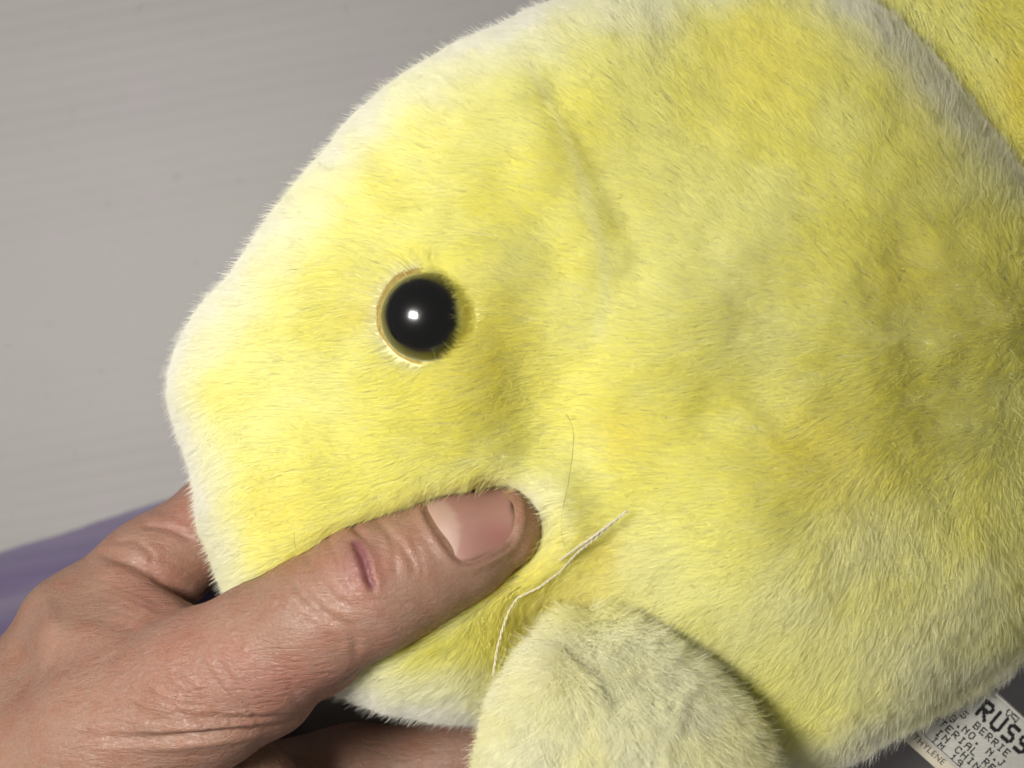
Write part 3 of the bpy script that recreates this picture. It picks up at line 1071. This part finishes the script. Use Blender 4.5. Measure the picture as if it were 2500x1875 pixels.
# ------------------------------------------------------------------ fur
def grow(shell, parent, count, flow, dye, length, lift, keep=None, clump=0.16, clump_scale=2.6, curl=0.02, npts=4, radius=0.0050, seed=1, margin=160, extra=None):
    rng = np.random.default_rng(seed)
    v, tr = shell.verts, shell.tris
    cen = v[tr].mean(1)
    nz = shell.vn[tr].mean(1)[:, 2]
    px, py = PX(cen)
    vis = (px > -margin) & (px < 2500 + margin) & (py > -margin) & (py < 1875 + margin)
    wgt = shell.area * (nz > -0.75) * vis * np.where(nz < -0.15, 0.35, 1.0)
    n = int(count * FUR)
    t = rng.choice(len(tr), n, p=wgt / wgt.sum())
    r1, r2 = np.sqrt(rng.random(n)), rng.random(n)
    w = np.stack([1 - r1, r1 * (1 - r2), r1 * r2], 1)
    root = (v[tr[t]] * w[..., None]).sum(1)
    nor = (shell.vn[tr[t]] * w[..., None]).sum(1)
    nor /= np.linalg.norm(nor, axis=1)[:, None] + 1e-9
    if keep is not None:
        m = keep(root, nor, rng)
        root, nor = root[m], nor[m]
    n = len(root)
    px, py = PX(root)
    fl, flat = flow(px, py, root)                       # 2-D direction in world xy and flatness 0..1
    tan = np.c_[fl, np.zeros(n)]
    tan -= nor * (tan * nor).sum(1)[:, None]
    tan /= np.linalg.norm(tan, axis=1)[:, None] + 1e-6
    L = length * (0.88 + 0.20 * rng.random(n)) * (0.88 + 0.24 * fbm(root * 1.5, seed + 3))
    phi = np.radians(lift) * (1.2 - 0.5 * flat) + rng.normal(0, 0.06, n) + (rng.random(n) < 0.035) * rng.uniform(0.2, 0.7, n)
    # clump displacement: noise gradient in coordinates stretched along the lay of the fur
    side = np.cross(nor, tan)
    cs = clump_scale
    q = np.stack([(root * tan).sum(1) * cs * 0.0, root[:, 0] * cs, root[:, 1] * cs], 1)
    base = root * cs
    e = 0.2
    def nz_(p, s):
        return noise3(p, s) * 0.78 + noise3(p * 2.3, s + 5) * 0.22
    g = np.zeros((n, 3))
    for i in range(3):
        d = np.zeros(3); d[i] = e
        g[:, i] = (nz_(base + d, seed + 9) - nz_(base - d, seed + 9)) / (2 * e)
    g -= nor * (g * nor).sum(1)[:, None]
    g2 = np.zeros((n, 3))
    for i in range(3):
        d = np.zeros(3); d[i] = e
        g2[:, i] = (noise3(base * 3.1 + d, seed + 19) - noise3(base * 3.1 - d, seed + 19)) / (2 * e)
    g2 -= nor * (g2 * nor).sum(1)[:, None]
    # sideways part is stronger, along the lay weaker: streaky locks
    g = side * (g * side).sum(1)[:, None] + 0.35 * tan * (g * tan).sum(1)[:, None]
    rnd = rng.normal(0, 1, (n, 3))
    ph = rng.random(n) * 6.28
    pts = np.empty((n, npts, 3), np.float32)
    for k in range(npts):
        s = k / (npts - 1)
        p = root + nor * (L * np.sin(phi) * s)[:, None] + tan * (L * np.cos(phi) * (0.55 * s + 0.45 * s * s))[:, None]
        p = p + (g * clump + g2 * clump * 0.04) * (s ** 1.5) * (L / length)[:, None] + rnd * (0.016 * s * s)
        if curl:
            p = p + side * (curl * s * np.sin(ph + s * 5.0))[:, None] + nor * (curl * s * np.cos(ph * 1.7 + s * 4.2))[:, None]
        pts[:, k] = p
    # keep strands out of the skin, the eye and the table
    mid, tip = pts[:, npts // 2].astype(float), pts[:, -1].astype(float)
    bad = np.zeros(n, bool)
    near = (root[:, 0] < P(1420, 0, 6)[0]) & (root[:, 1] < P(0, 1080, 4)[1])
    ni = np.where(near)[0]
    if len(ni):
        bad[ni] |= hand_sdf(root[ni]) < 0.0
        for k in range(1, npts):
            q_ = pts[ni, k].astype(float)
            d_ = hand_sdf(q_)
            hitm = d_ < 0.012
            if hitm.any():
                qs = q_[hitm]
                g_ = np.stack([hand_sdf(qs + np.eye(3)[i] * 0.02) - hand_sdf(qs - np.eye(3)[i] * 0.02) for i in range(3)], 1)
                g_ /= np.linalg.norm(g_, axis=1)[:, None] + 1e-9
                pts[ni[hitm], k] = qs + g_ * (0.02 - d_[hitm])[:, None]
                bad[ni[hitm]] |= d_[hitm] < -0.22
        mid, tip = pts[:, npts // 2].astype(float), pts[:, -1].astype(float)
    ez = np.array(EYE_POS)
    for q_, rr in ((root, np.where(root[:, 0] > EYE_POS[0] + 0.15, 0.70, 0.735)), (0.5 * (root + mid), 0.71), (mid, 0.71), (0.5 * (mid + tip), 0.705), (tip, 0.70)):
        d = np.linalg.norm((q_ - ez) * np.array([1, 1, np.where(q_ is root, 0.3, 1.05)]), axis=1)
        bad |= d < rr
    for q_ in (tip, 0.5 * (mid + tip), mid):
        bad |= np.hypot(q_[:, 0] - ez[0], q_[:, 1] - ez[1]) < 0.54 + 0.10 * rng.random(n)
    bad |= tip[:, 2] < 0.02
    pts, root, nor = pts[~bad], root[~bad], nor[~bad]
    if extra is not None:
        ep, er, en = extra(rng, npts)
        pts, root, nor = np.vstack([pts, ep]), np.vstack([root, er]), np.vstack([nor, en])
    n = len(root)
    col = dye(root, nor) * (0.95 + 0.08 * rng.random(n))[:, None]
    cu = bpy.data.hair_curves.new('fur')
    cu.add_curves([npts] * n)
    cu.attributes['position'].data.foreach_set('vector', pts.reshape(-1))
    ra = cu.attributes.get('radius') or cu.attributes.new('radius', 'FLOAT', 'POINT')
    prof_ = np.array([1.0, 1.0, 0.7, 0.12])
    rr = (radius * (0.7 + 0.6 * rng.random(n))[:, None] * prof_[None]).astype(np.float32)
    ra.data.foreach_set('value', rr.ravel())
    ca = cu.attributes.new('dye', 'FLOAT_COLOR', 'CURVE')
    cc = np.ones((n, 4), np.float32)
    cc[:, :3] = np.clip(col, 0, 0.97)
    ca.data.foreach_set('color', cc.ravel())
    cu.materials.append(M_FUR)
    o = bpy.data.objects.new('fur', cu)
    COL.objects.link(o)
    o.parent = parent
    o['kind'] = 'stuff'
    return o

def eye_fringe(rng, npts):
    """fibres from the cheek side that lean over the rim of the eye"""
    n = 3600
    a = rng.normal(0, 0.55, n)
    r0 = 0.78 + 0.55 * rng.random(n)
    reach = 0.22 * rng.random(n) ** 1.8 * np.clip(np.cos(a * 0.95), 0.0, 1)
    far = rng.random(n) < 0.012
    reach[far] += 0.30 * rng.random(far.sum())
    r1 = np.maximum(r0 - 0.42 - 0.08 * rng.random(n), 0.705 - reach)
    c = np.array(EYE_POS)
    pts = np.empty((n, npts, 3), np.float32)
    lean = rng.normal(0.10, 0.22, n)
    over = 0.015 + 0.04 * rng.random(n)
    for k in range(npts):
        s = k / (npts - 1)
        r = r0 + (r1 - r0) * s
        aa = a + lean * s * 0.6
        z = -0.30 + 0.36 * np.sin(s * 1.9)
        dm = 0.92 * np.sqrt(np.maximum(0.705 ** 2 - r * r, 0))
        z = np.where(r < 0.705, np.maximum(z, dm + over), z)
        pts[:, k] = c + np.stack([r * np.cos(aa), r * np.sin(aa), z], 1)
    root = c + np.stack([r0 * np.cos(a), r0 * np.sin(a), np.full(n, -0.3)], 1)
    return pts, root, np.tile([0.0, 0, 1], (n, 1))

def body_keep(root, nor, rng):
    """the pile is thinner where it is combed away from the eye"""
    px, py = PX(root)
    ex, ey = px - 1037, py - 774
    er = np.hypot(ex, ey)
    thin = 0.25 * np.exp(-((er - 140) / 55) ** 2) * sstep(70, -20, ex + 0.25 * np.abs(ey))
    q = np.stack([px / 46, py / 46, px * 0], 1)
    thin = thin * (0.6 + 0.8 * fbm(q, 131))
    return rng.random(len(root)) > thin

def body_flow(px, py, root):
    cx, cy = px - 2900, py - 760
    r = np.hypot(cx, cy) + 1e-6
    dx, dy = cx / r, -cy / r                              # world y is up
    # towards the nose on the head, round the eye, down on the chest
    head = sstep(1500, 1150, px)
    hx, hy = -1.0, 0.22 * np.clip((700 - py) / 300, -1.2, 1.6)
    dx, dy = dx * (1 - head) + hx * head, dy * (1 - head) + hy * head
    ex, ey = px - 1035, py - 773
    er = np.hypot(ex, ey) + 1e-6
    k = np.exp(-(er / 170) ** 2) * (ex < 40) * 0.8
    dx, dy = dx * (1 - k) + k * ex / er, dy * (1 - k) - k * ey / er
    q = np.stack([px / 260, py / 260, px * 0], 1)
    a = (fbm(q, 81) - 0.5) * 1.3
    dx, dy = dx * np.cos(a) - dy * np.sin(a), dx * np.sin(a) + dy * np.cos(a)
    flat = 0.85 + 0.55 * sstep(1850, 2250, px) - 1.15 * np.exp(-(er / 185) ** 2) * sstep(-60, 60, ex)
    return np.stack([dx, dy], 1), flat

def flip_flow(px, py, root):
    cx, cy = px - 1450, py - 1330
    r = np.hypot(cx, cy) + 1e-6
    dx, dy = 0.5 * cx / r - 0.1, -0.5 * cy / r - 0.4
    q = np.stack([px / 110, py / 110, px * 0], 1)
    a = (fbm(q, 91) - 0.5) * 2.2
    dx, dy = dx * np.cos(a) - dy * np.sin(a), dx * np.sin(a) + dy * np.cos(a)
    return np.stack([dx, dy], 1), np.full(len(px), 0.55)

grow(body, body_o, 760000, body_flow, body_dye, 0.40, 36, clump=0.068, clump_scale=3.0, curl=0.007, radius=0.0036, seed=1, extra=eye_fringe, keep=body_keep)
grow(flip, flip_o, 190000, flip_flow, flip_dye, 0.55, 34, clump=0.10, clump_scale=2.4, curl=0.12, radius=0.0046, seed=2, margin=460)
grow(tail, tail_o, 90000, lambda px, py, r: (np.tile([0.6, -0.8], (len(px), 1)), np.full(len(px), 0.5)), tail_dye, 0.5, 45, clump=0.08, seed=3, margin=420)

# ------------------------------------------------------------------ thread and stray hairs
def on_fur(px, py, lift):
    q = P(px, py, 5.5)
    h = body_bvh.ray_cast(Vector((0, 0, ZC)), (Vector(q) - Vector((0, 0, ZC))).normalized())
    z = h[0].z if h[0] else 4.0
    return z + lift

def laid(pts, n, lift, smooth=25):
    q = resample(pts, n, False, 8)
    z = np.array([on_fur(a, b, 0) for a, b in q])
    for _ in range(smooth):
        z[1:-1] = 0.25 * z[:-2] + 0.5 * z[1:-1] + 0.25 * z[2:]
    z = z + lift
    return np.array([P(a, b, c) for (a, b), c in zip(q, z)])

def join_tubes(parts):
    V, F, k = [], [], 0
    for v, f in parts:
        V.append(v)
        F += [tuple(i + k for i in g) for g in f]
        k += len(v)
    return np.vstack(V), F

pa = laid([(1531, 1247), (1499, 1273), (1458, 1310), (1409, 1350), (1369, 1395), (1320, 1432), (1263, 1460), (1242, 1493), (1226, 1538), (1214, 1582), (1204, 1650)], 260, 0.44)
pb = laid([(1507, 1266), (1458, 1303), (1409, 1337), (1366, 1369)], 90, 0.47)
V, F = join_tubes([tube(pa, 0.0122, 6, 28, 0.011, 0), tube(pa, 0.0122, 6, 28, 0.011, math.pi),
                   tube(pb, 0.0115, 6, 28, 0.0105, 1), tube(pb, 0.0115, 6, 28, 0.0105, 1 + math.pi)])
th = mesh_obj('loose_thread', V, F, M_THREAD)
tag(th, 'loose twisted white thread lying on the plush below the thumb', 'thread')

hair = mesh_obj('stray_hair', *tube(laid([(1383, 1010), (1402, 1050), (1398, 1110), (1386, 1190), (1371, 1255), (1368, 1294), (1384, 1350)], 60, 0.42), 0.0034, 5), M_HAIR)
tag(hair, 'long fine stray hair on the yellow fur right of the thumb tip', 'hair')
hair2 = mesh_obj('stray_hair', *tube(laid([(719, 1300), (717, 1318), (722, 1338), (730, 1352)], 24, 0.45, 3), 0.0032, 5), M_HAIR)
tag(hair2, 'short dark stray hair on the fur just above the thumb knuckle', 'hair')

# ------------------------------------------------------------------ sewn tags
F57 = {
 'A': ['01110','10001','10001','11111','10001','10001','10001'], 'B': ['11110','10001','10001','11110','10001','10001','11110'],
 'C': ['01110','10001','10000','10000','10000','10001','01110'], 'D': ['11110','10001','10001','10001','10001','10001','11110'],
 'E': ['11111','10000','10000','11110','10000','10000','11111'], 'G': ['01110','10001','10000','10111','10001','10001','01110'],
 'H': ['10001','10001','10001','11111','10001','10001','10001'], 'I': ['01110','00100','00100','00100','00100','00100','01110'],
 'J': ['00111','00010','00010','00010','00010','10010','01100'], 'L': ['10000','10000','10000','10000','10000','10000','11111'],
 'M': ['10001','11011','10101','10101','10001','10001','10001'], 'N': ['10001','11001','10101','10011','10001','10001','10001'],
 'O': ['01110','10001','10001','10001','10001','10001','01110'], 'P': ['11110','10001','10001','11110','10000','10000','10000'],
 'R': ['11110','10001','10001','11110','10100','10010','10001'], 'S': ['01111','10000','10000','01110','00001','00001','11110'],
 'T': ['11111','00100','00100','00100','00100','00100','00100'], 'U': ['10001','10001','10001','10001','10001','10001','01110'],
 'Y': ['10001','10001','01010','00100','00100','00100','00100'], '.': ['00000','00000','00000','00000','00000','00110','00110'],
 ' ': ['00000'] * 7, '1': ['00100','01100','00100','00100','00100','00100','01110'], '9': ['01110','10001','10001','01111','00001','00001','01110'],
}
TAG_Z = 3.3
KT = S * (ZC - TAG_Z) / (ZC - ZF)
RHO = np.array([0.745, -0.667])          # reading direction in world xy (down and right in the photo)
UPS = np.array([0.667, 0.745])
TO = P(2226, 1778, TAG_Z)

def tag_pt(r, u, dz=0.0):
    xy = TO[:2] + (RHO * r + UPS * u) * KT
    bend = 0.10 * math.sin(r / 90.0) - 0.0009 * r + 0.05 * math.sin(u / 60.0)
    return (xy[0], xy[1], TAG_Z + bend + dz)

def sheet(name, r0, r1, u0, u1, dz, mat, thick=0.02):
    nr_, nu_ = 24, 12
    v = []
    for s_ in (0, -thick):
        for i in range(nr_ + 1):
            for j in range(nu_ + 1):
                v.append(tag_pt(r0 + (r1 - r0) * i / nr_, u0 + (u1 - u0) * j / nu_, dz + s_))
    k = (nr_ + 1) * (nu_ + 1)
    f = []
    for i in range(nr_):
        for j in range(nu_):
            a = i * (nu_ + 1) + j
            q = (a, a + nu_ + 1, a + nu_ + 2, a + 1)
            f.append(q)
            f.append(tuple(x + k for x in q[::-1]))
    ring = [j for j in range(nu_ + 1)] + [i * (nu_ + 1) + nu_ for i in range(1, nr_ + 1)] + [nr_ * (nu_ + 1) + j for j in range(nu_ - 1, -1, -1)] + [i * (nu_ + 1) for i in range(nr_ - 1, 0, -1)]
    for a, b_ in zip(ring, ring[1:] + ring[:1]):
        f.append((a, b_, b_ + k, a + k))
    return mesh_obj(name, v, f, mat, toy)

tag_o = sheet('care_tag', -40, 330, 0, 205, 0.0, M_TAG)
tag_o['label'] = 'white sewn care tag with dot printed text'
# hems along both long edges
for u0 in (4, 199):
    hv, hf = tube([tag_pt(r, u0, 0.02) for r in range(-40, 331, 10)], 0.035, 6)
    mesh_obj('hem', hv, hf, M_TAG, tag_o)

def dots(text, r0, u0, adv, hgt, dot):
    v, f = [], []
    for ci, ch in enumerate(text):
        g = F57.get(ch, F57[' '])
        for row in range(7):
            for c_ in range(5):
                if g[row][c_] == '1':
                    r = r0 + ci * adv + (c_ - 2) * adv * 0.72 / 5 + random.uniform(-.4, .4)
                    u = u0 + (3 - row) * hgt / 7 + random.uniform(-.4, .4)
                    k = len(v)
                    for a in range(7):
                        t = a * 2 * math.pi / 7
                        v.append(tag_pt(r + dot * math.cos(t), u + dot * 1.15 * math.sin(t), 0.006))
                    f.append(tuple(range(k, k + 7)))
    return v, f
random.seed(4)
for text, r0, u0, adv, hgt, dot in [('RUSS', 104, 152, 44, 46, 5.2), ('S BERRIE', 70, 110, 21, 19, 1.9), ('REG.NO. N.J.', 14, 84, 21, 18, 1.9), ('MATERIAL RE.', 4, 59, 21, 18, 1.9),
                                    ('D IN CHINA', 14, 36, 21, 18, 1.9), ('IM 19', 60, 15, 21, 16, 1.8)]:
    v, f = dots(text, r0, u0, adv, hgt, dot)
    mesh_obj('lettering', v, f, M_INK, tag_o, False)['kind'] = 'stuff'
# small bow-shaped emblem above the large lettering
ev, ef = [], []
for k in range(46):
    t = k / 46 * 2 * math.pi
    r, u = 165 + 18 * math.sin(t), 188 + 8 * math.sin(2 * t) + 3 * math.cos(5 * t)
    i0 = len(ev)
    for a in range(7):
        s_ = a * 2 * math.pi / 7
        ev.append(tag_pt(r + 2 * math.cos(s_), u + 2 * math.sin(s_), 0.006))
    ef.append(tuple(range(i0, i0 + 7)))
mesh_obj('emblem', ev, ef, M_INK, tag_o, False)['kind'] = 'stuff'

tag2 = sheet('fibre_tag', -40, 300, -34, 60, -0.10, M_TAG2)
tag2['label'] = 'cream inner tag peeking out below the care tag'
fc = bpy.data.curves.new('lettering', 'FONT')
fc.body = 'THYLENE'
fc.size = 0.17
fc.space_character = 1.1
tmp = bpy.data.objects.new('tmp_text', fc)
COL.objects.link(tmp)
me = bpy.data.meshes.new_from_object(tmp.evaluated_get(bpy.context.evaluated_depsgraph_get()))
bpy.data.objects.remove(tmp)
vv = [tag_pt(22 + v.co.x / KT, -18 + v.co.y / KT, -0.094) for v in me.vertices]
ff = [tuple(p.vertices) for p in me.polygons]
mesh_obj('lettering', vv, ff, M_INK, tag2, False)['kind'] = 'stuff'
